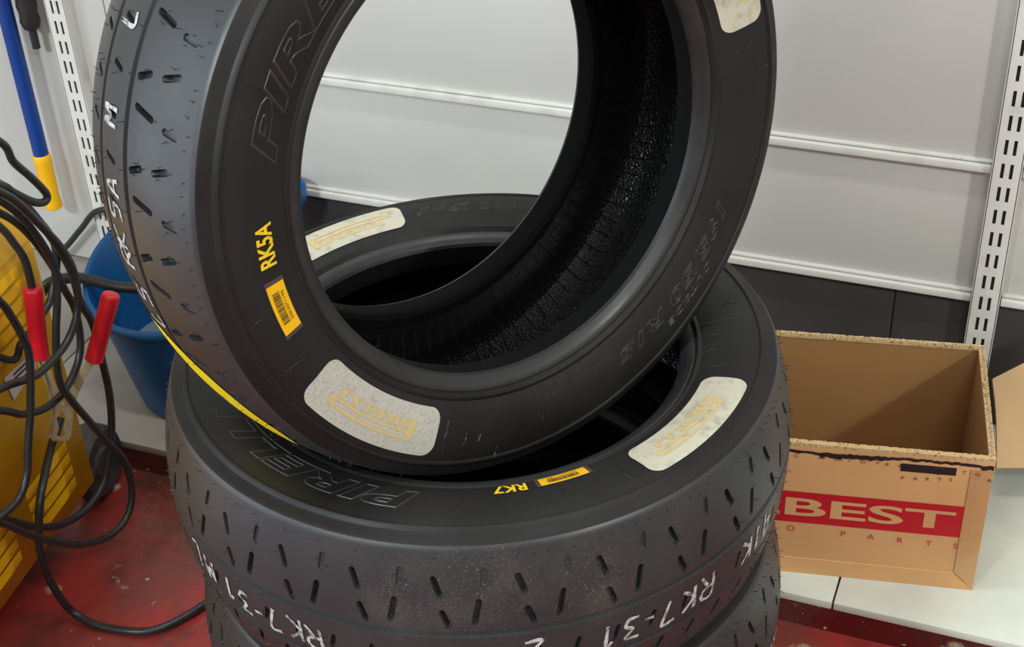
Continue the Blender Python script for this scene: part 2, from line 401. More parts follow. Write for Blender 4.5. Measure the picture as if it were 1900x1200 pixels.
def make_tread():
    s0, s1 = R_(-1.45) * RT, R_(-1.45) * RT + PW * RT
    rows = sorted(set([round(q * s, 5) for s in (-1, 1) for q in (0, .006, .019, .026, .031, .046, .053, .060, .067, .074, .080, .0845, .0865, .0880, ZA)] +
                      [round(c + q, 5) for c in (G1, G2) for q in (-GW, -GW + .0009, GW - .0009, GW)]))
    nS = 8; V = []; E = []
    gd = lambda a: min(abs(a - G1), abs(a - G2))
    for a in rows:
        n = len(V); V += [(s0 + (s1 - s0) * k / nS, a) for k in range(nS + 1)]
        E += [(n + k, n + k + 1) for k in range(nS)] if gd(a) <= GW + 1e-5 else []
    polys = []
    for sl in SLOTS:
        P = stadium(*sl[:5]); n = len(V); V += P; E += [(n + i, n + (i + 1) % len(P)) for i in range(len(P))]; polys.append((P, sl[5], n))
    # grid points inside slots would be left dangling; drop them
    keep = [i for i, v in enumerate(V) if i >= polys[0][2] or not any(inpoly(v[0], v[1], P) for P, _, _ in polys)]
    idx = {o: n for n, o in enumerate(keep)}
    V2 = [Vector(V[i]) for i in keep]; E2 = [(idx[a], idx[b]) for a, b in E if a in idx and b in idx]
    r = delaunay_2d_cdt(V2, E2, [], 0, 1e-7); ov = r[0]; orig = r[3]
    omap = {}
    for i, l in enumerate(orig):
        for q in l: omap[q] = i
    F = []
    for f in r[2]:
        c = sum((ov[i] for i in f), Vector((0, 0))) / len(f)
        q = [ov[i] for i in f]
        if len(f) == 3 and abs((q[1] - q[0]).cross(q[2] - q[0])) < 2e-9: continue      # collinear sliver on the tile edge
        if not any(inpoly(c.x, c.y, P) for P, _, _ in polys): F.append(list(f))
    D = [0.0] * len(ov); P2 = [tuple(v) for v in ov]
    for P, dep, n in polys:
        ring = [omap[idx[n + i]] for i in range(len(P))]; cx = np.mean([p[0] for p in P]); cy = np.mean([p[1] for p in P])
        last = ring
        for sc, dd in ((.97, dep * .9), (.86, dep)):
            nr = []
            for i in ring:
                nr.append(len(P2)); P2.append((cx + (P2[i][0] - cx) * sc, cy + (P2[i][1] - cy) * (1 - (1 - sc) * .35))); D.append(dd)
            for k in range(len(ring)):
                k2 = (k + 1) % len(ring); F.append([last[k], last[k2], nr[k2], nr[k]])
            last = nr
        F.append(last)
    def groove(a):
        return GD if gd(a) < GW - .0005 else 0.
    V3, F3 = [], []
    for k in range(NP):
        n = len(V3)
        for (s, a), dd in zip(P2, D):
            th = s / RT + k * PW; rr = crown(a) - dd - (groove(a) if dd == 0 else 0)
            V3.append((rr * math.cos(th), rr * math.sin(th), a))
        F3 += [[i + n for i in f] for f in F]
    me = mesh('tread', V3, F3, 32, weld=2e-6)
    bm = bmesh.new(); bm.from_mesh(me); bmesh.ops.recalc_face_normals(bm, faces=bm.faces[:])
    # outward check
    f = max(bm.faces, key=lambda q: q.calc_area())
    c = f.calc_center_median()
    if f.normal.dot(Vector((c.x, c.y, 0))) < 0: bmesh.ops.reverse_faces(bm, faces=bm.faces[:])
    bm.to_mesh(me); bm.free(); return me
ME_TREAD = make_tread()
nb_ = [k for k, q in enumerate(SIDE) if q[0] == .1990][0]
nt_ = [k for k, q in enumerate(SIDE) if q[1] == .0775][0]
SW, BD, TO = SIDE[:nb_ + 1], SIDE[nb_:nt_ + 1], SIDE[nt_:]
ME_SIDE = mesh('sidewall', *lathe_vf(SW, 240), 24)
ME_SIDE2 = mesh('sidewall', *lathe_vf([(r, -z) for r, z in SW[::-1]], 240), 24)
ME_BEAD = mesh('bead', *lathe_vf(BD, 240), 24)
ME_BEAD2 = mesh('bead', *lathe_vf([(r, -z) for r, z in BD[::-1]], 240), 24)
ME_TOE = mesh('bead_toe', *lathe_vf(TO, 240), 24)
ME_TOE2 = mesh('bead_toe', *lathe_vf([(r, -z) for r, z in TO[::-1]], 240), 24)
ME_LINER = mesh('inner_liner', *lathe_vf(LIN + [(r, -z) for r, z in LIN[::-1][1:]], 240), 30)
def make_liner_ribs():
    parts = []
    lz = np.array([p[1] for p in LIN][::-1]); lr = np.array([p[0] for p in LIN][::-1]); o = np.argsort(lz); lz, lr = lz[o], lr[o]
    N = 104
    for k in range(N):
        V, F = [], []; zs = np.linspace(-.074, .074, 21)
        for i, z in enumerate(zs):
            r = float(np.interp(abs(z), lz, lr)) ; th = 2 * math.pi * k / N + z * 2.2
            for dt, dr in ((-.0006, -.0002), (-.0002, .0007), (.0002, .0007), (.0006, -.0002)):
                V.append(((r - dr) * math.cos(th + dt / r), (r - dr) * math.sin(th + dt / r), z))
        for i in range(len(zs) - 1):
            for j in range(3): F.append([i * 4 + j, i * 4 + j + 1, i * 4 + j + 5, i * 4 + j + 4])
        parts.append((V, F))
    return mesh('liner_rib', *join(parts), 50)
ME_RIBS = make_liner_ribs()
def make_hairs(seed):
    r = np.random.default_rng(seed); parts = []
    spots = []
    for k in range(NP):
        for th, a, ln, wd, tl, dp in SLOTS:
            for s in (-1, 1):
                if r.random() < .72: spots.append((th + k * 360 / NP + s * 1.0 + r.normal() * .1, a - s * .002, .0042))
            if r.random() < .5: spots.append((th + k * 360 / NP + tl * .55, a + math.copysign(ln * .62, a), .0035))
        for q in range(5): spots.append((k * 360 / NP + q * 2.25 + r.normal() * .12, .0802 + r.normal() * .0004, .0036))
        for q in (2., 8.6):
            for a in (G1 - .004, G2 + .004, -.052, -.068): spots.append((k * 360 / NP + q + r.normal() * .3, a, .004))
    for th, a, h in spots:
        if abs(a) > .086: continue
        rr = crown(a) - .0004; t = R_(th); c = np.array([rr * math.cos(t), rr * math.sin(t), a])
        n = np.array([math.cos(t), math.sin(t), 0]); u = np.array([-math.sin(t), math.cos(t), 0]); zz = np.array([0, 0, 1.])
        h *= .6 + r.random() * .9; d = n + u * r.normal() * .5 + zz * r.normal() * .5; d /= np.linalg.norm(d)
        w0 = .00045
        V = [c + u * w0, c - u * w0 * .5 + zz * w0 * .86, c - u * w0 * .5 - zz * w0 * .86]
        tip = c + d * h; V += [tip + (v - c) * .55 for v in V[:3]]
        parts.append((V, [[0, 1, 4, 3], [1, 2, 5, 4], [2, 0, 3, 5], [3, 4, 5]]))
    return mesh('vent_hairs', *join(parts))
ME_HAIR = make_hairs(3)
# --- things laid on the sidewall: x runs clockwise (reading), y runs outward
def on_side(V, th0, r0, h, face=1):
    o = []
    for v in V:
        x, y = v[0], v[1]; zz = v[2] if len(v) > 2 else 0
        r = r0 + y; t = R_(th0) - x / RMID; o.append((r * math.cos(t), r * math.sin(t), face * (sidez(r) + h + zz)))
    return o
RMID = .23
def arc(deg): return R_(deg) * RMID
def side_patch(name, outline, holes, th0, r0, h, m, parent, step=.006):
    V, F = fill2d(outline, holes, step); V = on_side(V, th0, r0, h)
    return obj(name, mesh(name, V, F, 60), m, parent)
def side_text(name, s, th0, th1, r0, r1, h, m, parent, bold=0., shear=0., emb=0., step=.005):
    V, F = text_vf(s, arc(th0 - th1), r1 - r0, bold, shear, step, 0, emb)
    zm = max(abs(v[2]) for v in V) or 1
    V = [(x, y, z / zm * emb) for x, y, z in V]
    return obj(name, mesh(name, on_side(V, th0, r0, h), F, 35 if emb else None), m, parent)
def logo(parent, th0, r0, span, H, h):
    """long-P wordmark printed in gold; x from the P stem"""
    L = arc(span); s = H / .0175; parts = []
    parts.append(fill2d([(0, 0), (.0075 * s, 0), (.0075 * s, H - .0085 * s), (L * .96, H - .0085 * s), (L, H - .0055 * s), (L, H - .0035 * s), (L * .965, H), (.002 * s, H), (0, H - .002)],
                        [[(.0075 * s, H - .0062 * s), (L * .93, H - .0062 * s), (L * .93, H - .0027 * s), (.0075 * s, H - .0027 * s)]], .004))
    V, F = text_vf('IRELLI', L * .80, H - .0102 * s, .035, 0, .004); V = [(x + .0105 * s, y) for x, y, z in V]
    parts.append((V, F))
    V, F = join([([(v[0], v[1]) for v in V], F) for V, F in parts])
    return obj('printed_wordmark', mesh('printed_wordmark', on_side(V, th0, r0, h), F), 'print_gold', parent)
def sticker(t, th0, th1, r0, r1, m, logo_at=None):
    L = arc(th0 - th1); o = side_patch('paper_label', rrect(0, L, 0, r1 - r0, .0105), [], th0, r0, .0007, m, t, .005)
    o['label'] = 'pale paper label with a faint gold wordmark'
    if logo_at: logo(o, *logo_at, .0010)
    return o
def barcode(t, th0, th1, r0, r1, digits):
    L = arc(th0 - th1); H = r1 - r0
    o = side_patch('barcode_film', [(-.0035, -.0006), (L + .0035, -.0006), (L + .0035, H + .0006), (-.0035, H + .0006)], [], th0, r0, .0004, 'film', t)
    y = side_patch('barcode_label', [(0, 0), (L, 0), (L, H), (0, H)], [], th0, r0, .0006, 'ylabel', o); y.name = 'barcode_label'
    r = np.random.default_rng(5); x = L * .2; parts = []
    while x < L * .84:
        wd = r.choice([.0004, .0006, .001]); parts.append(([(x, H * .42), (x + wd, H * .42), (x + wd, H * .82), (x, H * .82)], [[0, 1, 2, 3]])); x += wd + r.choice([.0004, .0006])
    V, F = text_vf(digits, L * .62, H * .16, 0, 0, 0); parts.append(([(a + L * .2, b + H * .18) for a, b, c in V], F))
    V, F = join(parts); bo = obj('barcode_print', mesh('barcode_print', on_side(V, th0, r0, .0008), F), 'black', o)
    o['label'] = 'yellow barcode label'
# --- hand written paint marks on the tread band
GLY = {'R': [[(0, 0), (0, 1), (.5, 1), (.62, .8), (.5, .58), (0, .5)], [(.25, .52), (.65, 0)]],
       'K': [[(0, 0), (0, 1)], [(.6, 1), (.05, .48), (.62, 0)]], '7': [[(0, .95), (.6, 1), (.25, 0)]],
       '3': [[(0, 1), (.5, .95), (.25, .58), (.55, .4), (.45, .08), (0, .05)]], '1': [[(.1, .78), (.35, 1), (.3, 0)]],
       '-': [[(0, .5), (.4, .5)]], '5': [[(.55, 1), (.08, .98), (.05, .58), (.5, .55), (.52, .12), (0, .02)]],
       'A': [[(0, 0), (.3, 1), (.6, 0)], [(.12, .38), (.5, .38)]], 'M': [[(0, 0), (.05, 1), (.3, .4), (.55, 1), (.6, 0)]],
       '2': [[(0, .8), (.3, 1), (.55, .75), (0, .02), (.6, .05)]], 'L': [[(.05, 1), (0, 0), (.5, .03)]], '4': [[(.4, 0), (.4, 1), (0, .35), (.6, .35)]]}
def tread_marks(parent, items, m='chalk', hh=.026, wd=.0034):
    r = np.random.default_rng(11)
    for ch, th, ac in items:
        V, F = [], []
        for st in GLY[ch]:
            P = catmull([(p[0] + r.normal() * .02, p[1] + r.normal() * .02, 0) for p in st], 5)[:, :2]
            P = (P - [.3, .5]) * [hh * .85, hh]
            T = np.gradient(P, axis=0); T /= np.linalg.norm(T, axis=1)[:, None]; N = np.stack([-T[:, 1], T[:, 0]], -1); n = len(V)
            for i in range(len(P)):
                ww = wd * (.75 + .5 * r.random()) / 2
                for s in (-1, 1):
                    q = P[i] + s * N[i] * ww; a = ac - q[1]; t = R_(th) - q[0] / RT; rr = crown(a) + .0005
                    V.append((rr * math.cos(t), rr * math.sin(t), a))
            F += [[n + 2 * i, n + 2 * i + 1, n + 2 * i + 3, n + 2 * i + 2] for i in range(len(P) - 1)]
        obj('paint_mark', mesh('paint_mark', V, F), m, parent)
def seam_lines(t, ths, r0=.205, r1=.250, seed=1):
    """thin raised mould-vent lines running out across the sidewall"""
    parts = []; r = np.random.default_rng(seed)
    for th in ths:
        a, b = sorted(r.uniform(r0, r1, 2)); b = max(b, a + .012); pts = []; x = 0
        for rr in np.linspace(a, b, 7): x += r.normal() * .0010; pts.append((x, rr))
        V, F = [], []
        for x, rr in pts:
            for dx, dz in ((-.0003, 0), (0, .0007), (.0003, 0)):
                tt = R_(th) + (x + dx) / rr; V.append((rr * math.cos(tt), rr * math.sin(tt), sidez(rr) + dz))
        F = [[3 * i + j, 3 * i + j + 1, 3 * i + j + 4, 3 * i + j + 3] for i in range(6) for j in (0, 1)]; parts.append((V, F))
    o = obj('mould_lines', mesh('mould_lines', *join(parts)), 'letter', t); o['kind'] = 'stuff'; return o
def tyre_base(name, matrix, spin, tread_m='tread'):
    t = empty(name); t.matrix_world = matrix
    tr = obj('tread', ME_TREAD, None, t); tr.data = ME_TREAD.copy() if tread_m != 'tread' else ME_TREAD
    tr.data.materials.clear(); tr.data.materials.append(M[tread_m]); tr.rotation_euler[2] = R_(spin)
    obj('sidewall', ME_SIDE, 'side', t); obj('sidewall', ME_SIDE2, 'side', t)
    obj('bead', ME_BEAD, 'bead', t); obj('bead', ME_BEAD2, 'bead', t)
    obj('bead_toe', ME_TOE, 'toe', t); obj('bead_toe', ME_TOE2, 'toe', t)
    ln = obj('inner_liner', ME_LINER, 'liner', t)
    rb = obj('liner_ribs', ME_RIBS, 'liner', ln); rb['kind'] = 'stuff'
    h = obj('vent_hairs', ME_HAIR, 'hair', tr); h['kind'] = 'stuff'
    return t
TH = .1965
ZT = .4925
# leaning tyre
ML = Matrix(((0.54475023, -0.07466268, 0.83526802, 0.00346), (0.83859835, 0.04850058, -0.54258687, -0.01098),
             (0.0, 0.99602870, 0.08903270, 0.80420), (0, 0, 0, 1)))
tl = tyre_base('tyre', ML, 152.6)
tag(tl, 'black semi-slick tyre leaning upright on top of the stacked tyres', 'tyre')
side_text('brand_lettering', 'PIRELLI', 163, 103.5, .2135, .2365, -.0001, 'letter', tl, .03, .25, .00065)
side_text('grade_lettering', 'RK5A', 182.0, 173.4, .2180, .2318, .0005, 'yellow', tl, .03)
barcode(tl, -163.9, -174.5, .2170, .2322, '5063071196')
sticker(tl, -119.0, -152.6, .2105, .2512, 'paper', (-124.9, .2228, 22.6, .0175))
sticker(tl, 43.5, 10.5, .2105, .2512, 'paper_dirty', (38, .2228, 22.6, .0175))
side_text('size_lettering', '195/50 R15', -28.2, -71.0, .2215, .2342, -.0001, 'letter', tl, .02, .3, .00050)
side_text('small_lettering', 'OUTSIDE', -41.0, -57.0, .2385, .2445, -.0001, 'letter', tl, .01, .2, .00035, .004)
side_text('small_lettering', 'TUBELESS RADIAL', -70.5, -93, .2165, .2222, -.0002, 'letter', tl, .01, 0, .00028, .004)
side_text('small_lettering', 'MAX LOAD', -76.5, -89, .2075, .2120, -.0002, 'letter', tl, .01, 0, .00028, .004)
tread_marks(tl, [('R', -176.9, -.0135), ('K', 180, -.0165), ('5', 175.6, -.0155), ('A', 172.0, -.015), ('M', 161.6, -.0175), ('L', 147.3, -.017), ('5', -171.0, -.006), ('L', -167.2, -.006)], hh=.024)
seam_lines(tl, [-158, -149, -143, -116, -108, -104, -98, -92, -84, -112, -60, -20, 0, 6, -170, 150], seed=4)
# big yellow label stuck round the underside of its tread
tops = np.interp(np.linspace(-164, -138, 41), [-164, -162, -158, -154, -150, -147, -145, -141, -138], [-.010, .010, .034, .047, .055, .060, .063, .060, .050])
V, F = [], []
for t_, at in zip(np.linspace(-164, -138, 41), tops):
    for q in range(9):
        a = -.060 + (at + .060) * q / 8; r = crown(a) + .0007; V.append((r * math.cos(R_(t_)), r * math.sin(R_(t_)), a))
F = [[9 * i + j, 9 * i + j + 1, 9 * i + j + 10, 9 * i + j + 9] for i in range(40) for j in range(8)]
obj('tread_label', mesh('tread_label', V, F, 60), 'ystripe', tl)['label'] = 'yellow label wrapped under the tread'
# top tyre of the stack
t1 = tyre_base('tyre', Matrix.Translation((0, 0, ZT)), -100.7, 'tread_grit')
tag(t1, 'black semi-slick tyre lying flat at the top of the stack', 'tyre', 'tyres lying in the stack')
side_text('brand_lettering', 'PIRELLI', -78.8, -135, .2150, .2400, -.0001, 'letter', t1, .03, .25, .00065)
side_text('grade_lettering', 'RK7', -56.4, -63.6, .2070, .2195, .0005, 'yellow', t1, .03)
barcode(t1, -42.6, -53.5, .2060, .2182, '5063071188')
sticker(t1, 1.4, -33.0, .2125, .2525, 'paper_dirty', (-6, .2228, 23, .0175))
sticker(t1, 161.5, 130.3, .2150, .2525, 'paper_dirty', (156, .2248, 22, .0165))
side_text('size_lettering', '195/50 R15', 127.0, 84, .2280, .2400, -.0001, 'letter', t1, .02, .3, .00050)
tread_marks(t1, [('R', -95.8, -.0185), ('K', -99.6, -.0165), ('7', -104, -.0175), ('-', -108.1, -.020), ('3', -111, -.0175), ('1', -115.3, -.016), ('M', -121, -.014), ('L', -126.0, -.012),
                 ('R', -27.2, -.0155), ('K', -31.4, -.0165), ('7', -35.7, -.018), ('-', -40.0, -.014), ('3', -42.9, -.016), ('1', -47.2, -.0175), ('2', -59.5, -.013), ('K', -16.2, -.0145), ('1', -12.5, -.013), ('4', -9, -.013)], hh=.025)
seam_lines(t1, [-36, -42, -50, -55, -62, -70, -14, 6, 12, 18, 24, -92, -118, 30, 145, 120, 108], .193, .250, 8)
# lower tyres of the stack
def lower(dx, dy, z, spin, label):
    t = tyre_base('tyre', Matrix.Translation((dx, dy, z)) @ Matrix.Rotation(R_(spin), 4, 'Z'), -100.7)
    tag(t, label, 'tyre', 'tyres lying in the stack')
    side_text('brand_lettering', 'PIRELLI', -78.8, -135, .2150, .2400, -.0001, 'letter', t, .03, .25, .00065)
    return t
t2 = lower(.002, .004, ZT - TH, 37, 'black semi-slick tyre lying second from the top of the stack')
tread_marks(t2, [(c, th - 37, a) for c, th, a in (('R', -118, -.012), ('K', -123.5, -.015), ('7', -127, -.015), ('3', -131, -.015), ('1', -135, -.015), ('R', 2, -.015), ('K', -2.5, -.015), ('7', -7, -.015))], hh=.024)
t3 = lower(-.003, -.002, ZT - 2 * TH, 81, 'black semi-slick tyre lying lowest in the stack on the floor')

# ================================================================== CARDBOARD BOX
def cardboard_box():
    W, D, H, TK = .352, .2275, .2030, .0068
    t = empty('cardboard_box', (0.4595, .3917, ZP + .0003)); t.rotation_euler[2] = R_(10.0)
    # local: x from -W to 0, y from 0 to D
    box('front_wall', (-W, 0, 0, TK, 0, H - .0012), 'card', t, .0006)
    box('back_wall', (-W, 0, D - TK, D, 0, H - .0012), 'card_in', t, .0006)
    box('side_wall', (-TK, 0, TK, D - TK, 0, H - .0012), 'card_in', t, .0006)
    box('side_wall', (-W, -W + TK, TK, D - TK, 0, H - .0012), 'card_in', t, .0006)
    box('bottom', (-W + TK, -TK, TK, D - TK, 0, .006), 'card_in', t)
    # torn corrugated rims
    r = np.random.default_rng(2)
    def rim(p0, p1, nrm):
        p0, p1, nrm = map(np.array, (p0, p1, nrm)); L = np.linalg.norm(p1 - p0); n = int(L / .0022); V, F = [], []
        for i in range(n + 1):
            c = p0 + (p1 - p0) * i / n; z = H - .0010 + r.uniform(0, .0008) + (.0004 if i % 2 else 0)
            o = r.normal() * .00015
            for s, q in ((-.0004 + o, H - .0045), (-.0002 + o, z), (TK * .35, z - (.0016 if i % 2 else 0)), (TK * .7, z - (0 if i % 2 else .0014)), (TK + .0003 + o, z + r.normal() * .0002), (TK + .0005 + o, H - .0045)):
                V.append((c[0] + nrm[0] * s, c[1] + nrm[1] * s, q))
        F = [[6 * i + j, 6 * i + j + 1, 6 * i + j + 7, 6 * i + j + 6] for i in range(n) for j in range(5)]
        F += [[5, 4, 3, 2, 1, 0], [6 * n + j for j in range(6)]]
        obj('corrugated_rim', mesh('corrugated_rim', V, F), 'card_edge', t)
    rim((-W, 0, 0), (0, 0, 0), (0, 1, 0)); rim((0, D, 0), (-W, D, 0), (0, -1, 0)); rim((0, 0.0075, 0), (0, D - .0075, 0), (-1, 0, 0)); rim((-W, D - .0075, 0), (-W, .0075, 0), (1, 0, 0))
    def front(name, V2, F, y, m):        # 2-D art on the front face
        return obj(name, mesh(name, [(v[0], -y, v[1]) for v in V2], F), m, t)
    # red band with letters left in board colour
    band = fill2d(rrect(-.338, -.0228, .0815, .1295, .004), [], .02)
    front('red_band', *band, .0006, 'red_print')
    V, F = text_vf('FEBEST', .288, .0280, .02, 0, 0); V = [(x - .3215, y + .0925) for x, y, z in V]
    front('band_lettering', V, F, .0011, 'card')
    parts = []
    for ch, x in zip('AUTOPARTS', (-.335, -.297, -.259, -.222, -.158, -.127, -.092, -.059, -.027)):
        V, F = text_vf(ch, None, .0082, -.008, 0, 0); front('red_letter', [(a + x - .003, b + .0640 - (x + .03) * .02) for a, b, c in V], F, .0016, 'red_print')
    parts = []
    for ch, x, z in (('C', -.2235, .1825), ('AP', -.196, .1825), ('UA', -.178, .1825), ('T', -.163, .1820), ('O', -.148, .1815), ('S', -.1305, .1830), ('P', -.1195, .1805), ('A', -.106, .1805),
                     ('P', -.1005, .1630), ('A', -.087, .1635), ('R', -.073, .1645), ('T', -.060, .1655), ('S', -.047, .1665), ('S', -.062, .1740), ('T', -.034, .1790), ('O', -.020, .1775), ('A', -.006, .1705)):
        V, F = text_vf(ch, None, .0048, 0, 0, 0); parts.append(([(a + x, b + z) for a, b, c in V], F))
    front('small_black_lettering', *join(parts), .0017, 'black')['kind'] = 'stuff'
    # torn dark tape along the cut
    V, F = [], []; n = 90
    for i in range(n + 1):
        x = -W + (W - .001) * i / n; wd = .0018 + .0018 * (r.random()) + (.0028 if 40 < i < 60 or i > 86 else 0); zc = .1925 + .0015 * math.sin(i * .11) + r.normal() * .0006
        V += [(x, -.0011, zc - wd), (x, -.0014, zc + .0014)]
    F = [[2 * i, 2 * i + 2, 2 * i + 3, 2 * i + 1] for i in range(n)]
    obj('torn_tape', mesh('torn_tape', V, F), 'tape_dark', t)
    front('torn_tape', *fill2d(rrect(-.103, -.041, .1745, .1860, .001), [], .01), .0006, 'tape_dark')
    # clear packing tape bands: foot band with a mitred corner and right-hand band
    obj('packing_tape', mesh('packing_tape', *join([([(-W, -.0010, .0), (0, -.0010, 0), (-.0252, -.0010, .0245), (-W, -.0010, .0245)], [[0, 1, 2, 3]]),
                                                    ([(-W, -.0010, .0245), (-.0252, -.0010, .0245), (-.0252, -.0002, .0252), (-W, -.0002, .0252)], [[0, 1, 2, 3]])])), 'card', t)
    obj('packing_tape', mesh('packing_tape', *join([([(-.0006, -.0012, .0006), (-.0006, -.0012, .186), (-.0252, -.0012, .186), (-.0252, -.0012, .0270)], [[0, 1, 2, 3]])])), 'tape', t)
    tag(t, 'open brown cardboard box with a red band on its front', 'box'); return t
cardboard_box()
# curled cardboard flap to the right of the box
def flap():
    V, F = [], []; n, m = 14, 8; TK = .005
    for side in (0, 1):
        for i in range(n + 1):
            for j in range(m + 1):
                u, v = i / n, j / m
                p0 = np.array([.4610, .5650, .1060]); p1 = np.array([.80, .67, .115]); q0 = np.array([.4360, .6540, .1790]); q1 = np.array([.72, .69, .43])
                p = (p0 * (1 - u) + p1 * u) * (1 - v) + (q0 * (1 - u) + q1 * u) * v
                nn = np.cross(p1 - p0, q0 - p0); nn /= np.linalg.norm(nn)
                p = p + nn * (.012 * math.sin(math.pi * v) - .004 * math.sin(math.pi * u)) - nn * TK * side
                V.append(p)
    k = (n + 1) * (m + 1)
    for i in range(n):
        for j in range(m):
            a = i * (m + 1) + j; F.append([a, a + m + 1, a + m + 2, a + 1]); F.append([k + a, k + a + 1, k + a + m + 2, k + a + m + 1])
    for i in range(n):
        for j in (0, m):
            a = i * (m + 1) + j; F.append([a, a + m + 1, k + a + m + 1, k + a])
    for j in range(m):
        for i in (0, n):
            a = i * (m + 1) + j; F.append([a, a + 1, k + a + 1, k + a])
    return mesh('cardboard_flap', V, F, 40)
M['card_pale'] = mat('pale_cardboard', srgb(214, 182, 140), .65, .25, noise=(6, srgb(204, 170, 126), .4, .68), bump=(300, .06, .0005))
cf = obj('cardboard_sheet', flap(), 'card_pale'); tag(cf, 'loose curled cardboard sheet leaning beside the open box at the right edge', 'cardboard sheet')

# ================================================================== BUCKET
def bucket():
    t = empty('bucket', (-.652, .472, ZP + .0005)); seg = 64
    # z 0..1 up the wall; wall centre drifts and the rim plane slopes up to the back
    def ring(r, z, k, inner=False):
        a = 2 * math.pi * k / seg; x = r * math.cos(a); y = r * math.sin(a)
        x *= .93; y *= .93; z *= .93; f = z / .195; return (x - .032 * f, y + .026 * f, z + f * .28 * y)
    prof = [(0, .0), (.095, .0), (.103, .004), (.105, .012), (.112, .05), (.120, .10), (.129, .155), (.136, .193), (.137, .197), (.145, .197), (.1465, .201), (.1465, .207), (.144, .2105), (.1385, .210),
            (.135, .203), (.126, .155), (.116, .10), (.108, .05), (.100, .014), (0, .010)]
    V, F = [], []
    n = len(prof)
    for k in range(seg): V += [ring(r, z, k) for r, z in prof]
    F = [[k * n + q, ((k + 1) % seg) * n + q, ((k + 1) % seg) * n + q + 1, k * n + q + 1] for k in range(seg) for q in range(n - 1)]
    obj('body', mesh('bucket_body', V, F, 40, weld=1e-5), 'bucket', t)
    zw = .070; V = [(-.010, .008, zw * .93)] + [(ring(.110, zw, k)[0], ring(.110, zw, k)[1], zw * .93) for k in range(seg)]
    obj('water', mesh('water', V, [[0, 1 + k, 1 + (k + 1) % seg] for k in range(seg)], 60), 'water', t)
    tag(t, 'blue plastic bucket standing on the pale platform by the left wall', 'bucket')
bucket()
# blue tub behind the tyres
t = empty('plastic_tub', (-.604, .675, ZP + .0005))
obj('body', mesh('tub_body', *lathe_vf([(0, 0), (.020, 0), (.022, .003), (.028, .20), (.0365, .212), (.0375, .215), (.0375, .232), (.036, .234), (.034, .232), (.026, .2), (.019, .01), (0, .01)], 48), 40), 'bucket', t)
tag(t, 'blue plastic tub with a flared rim half hidden behind the leaning tyre', 'tub')

# ================================================================== POLE, GRIP
t = empty('mop_pole', (-1.0435, .686, .171))
obj('handle', mesh('pole_handle', *tube_vf([(0, 0, .095), (0, 0, .5), (0, 0, 1.1)], .0121, 20), 40), 'pole', t)
obj('socket', mesh('pole_socket', *lathe_vf([(0, 0), (.0115, 0), (.0140, .002), (.0142, .010), (.0128, .018), (.0142, .085), (.0140, .0955), (.0124, .0975), (0, .0975)], 24), 40), 'ysock', t)
obj('hanger_clip', mesh('pole_clip', *join([box_vf(-.010, .010, .010, .039, .55, .57, .001)])), 'metal_w', t)
tag(t, 'blue pole with a yellow socket hanging against the white wall', 'mop pole')
t = empty('tool_handle', (-1.0135, .700, .446))
prof = [(0, 0), (.006, .001), (.006, .03), (.012, .034), (.0155, .045), (.0135, .058), (.016, .07), (.014, .083), (.0165, .096), (.014, .11), (.016, .125), (.014, .17), (.009, .18), (0, .182)]
obj('grip', mesh('tool_grip', *lathe_vf(prof, 24), 50), 'grip', t)
obj('hanger_clip', mesh('tool_clip', *box_vf(-.006, .006, .010, .025, .14, .152, .001)), 'metal_w', t)
tag(t, 'black ribbed tool handle hanging beside the blue pole', 'tool handle')

# ================================================================== YELLOW MACHINE
t = empty('battery_charger', (-.6782, .2241, 0)); t.rotation_euler[2] = R_(7.0)
# local: x<=0 into the body, y<=0 toward the camera
W_, L_, Z0, Z1 = .30, .60, .058, .540
V = [(0, 0, Z0), (0, -L_, Z0), (-W_, -L_, Z0), (-W_, 0, Z0), (0, 0, Z1 - .10), (0, -L_, Z1 - .10), (-W_, -L_, Z1 - .10), (-W_, 0, Z1 - .10),
     (-.045, -.004, Z1), (-.045, -L_ + .004, Z1), (-W_ + .045, -L_ + .004, Z1), (-W_ + .045, -.004, Z1)]
F = [[3, 2, 1, 0], [0, 1, 5, 4], [1, 2, 6, 5], [2, 3, 7, 6], [3, 0, 4, 7], [4, 5, 9, 8], [5, 6, 10, 9], [6, 7, 11, 10], [7, 4, 8, 11], [8, 9, 10, 11]]
bm = bmesh.new(); me = mesh('charger_body', V, F); bm.from_mesh(me); bmesh.ops.recalc_face_normals(bm, faces=bm.faces[:]); bmesh.ops.bevel(bm, geom=bm.edges[:], offset=.006, segments=3, affect='EDGES'); bm.to_mesh(me); bm.free()
for p in me.polygons: p.use_smooth = True
obj('body', me, 'machine', t)
def louvre(y, z, ln):
    V, F = [], []; n = 10
    for i in range(n + 1):
        yy = y - ln * i / n; e = math.sin(math.pi * min(1, max(0, i / n))) ** .4
        V += [(.0003, yy, z + .009), (.0034 * e, yy, z - .004), (.0003, yy, z - .006)]
    F = [[3 * i + j, 3 * i + j + 1, 3 * i + j + 4, 3 * i + j + 3] for i in range(n) for j in (0, 1)]
    return mesh('louvre', V, F, 60)
for y0, z0, k in ((-.045, .155, 4), (-.035, .425, 5), (-.19, .155, 4), (-.19, .425, 5)):
    for q in range(k): obj('louvre', louvre(y0, z0 - q * .020, .105), 'machine', t)
lab = obj('rating_label', mesh('rating_label', [(.001, -.066, .318), (.001, -.128, .324), (.001, -.121, .286), (.001, -.062, .295)], [[0, 1, 2, 3]]), 'tag', t)
obj('label_print', mesh('label_print', *join([([(.0015, -.072, z), (.0015, -.110, z + .004), (.0015, -.110, z + .0065), (.0015, -.072, z + .0025)], [[0, 1, 2, 3]]) for z in (.311, .305, .297)])), 'black', lab)
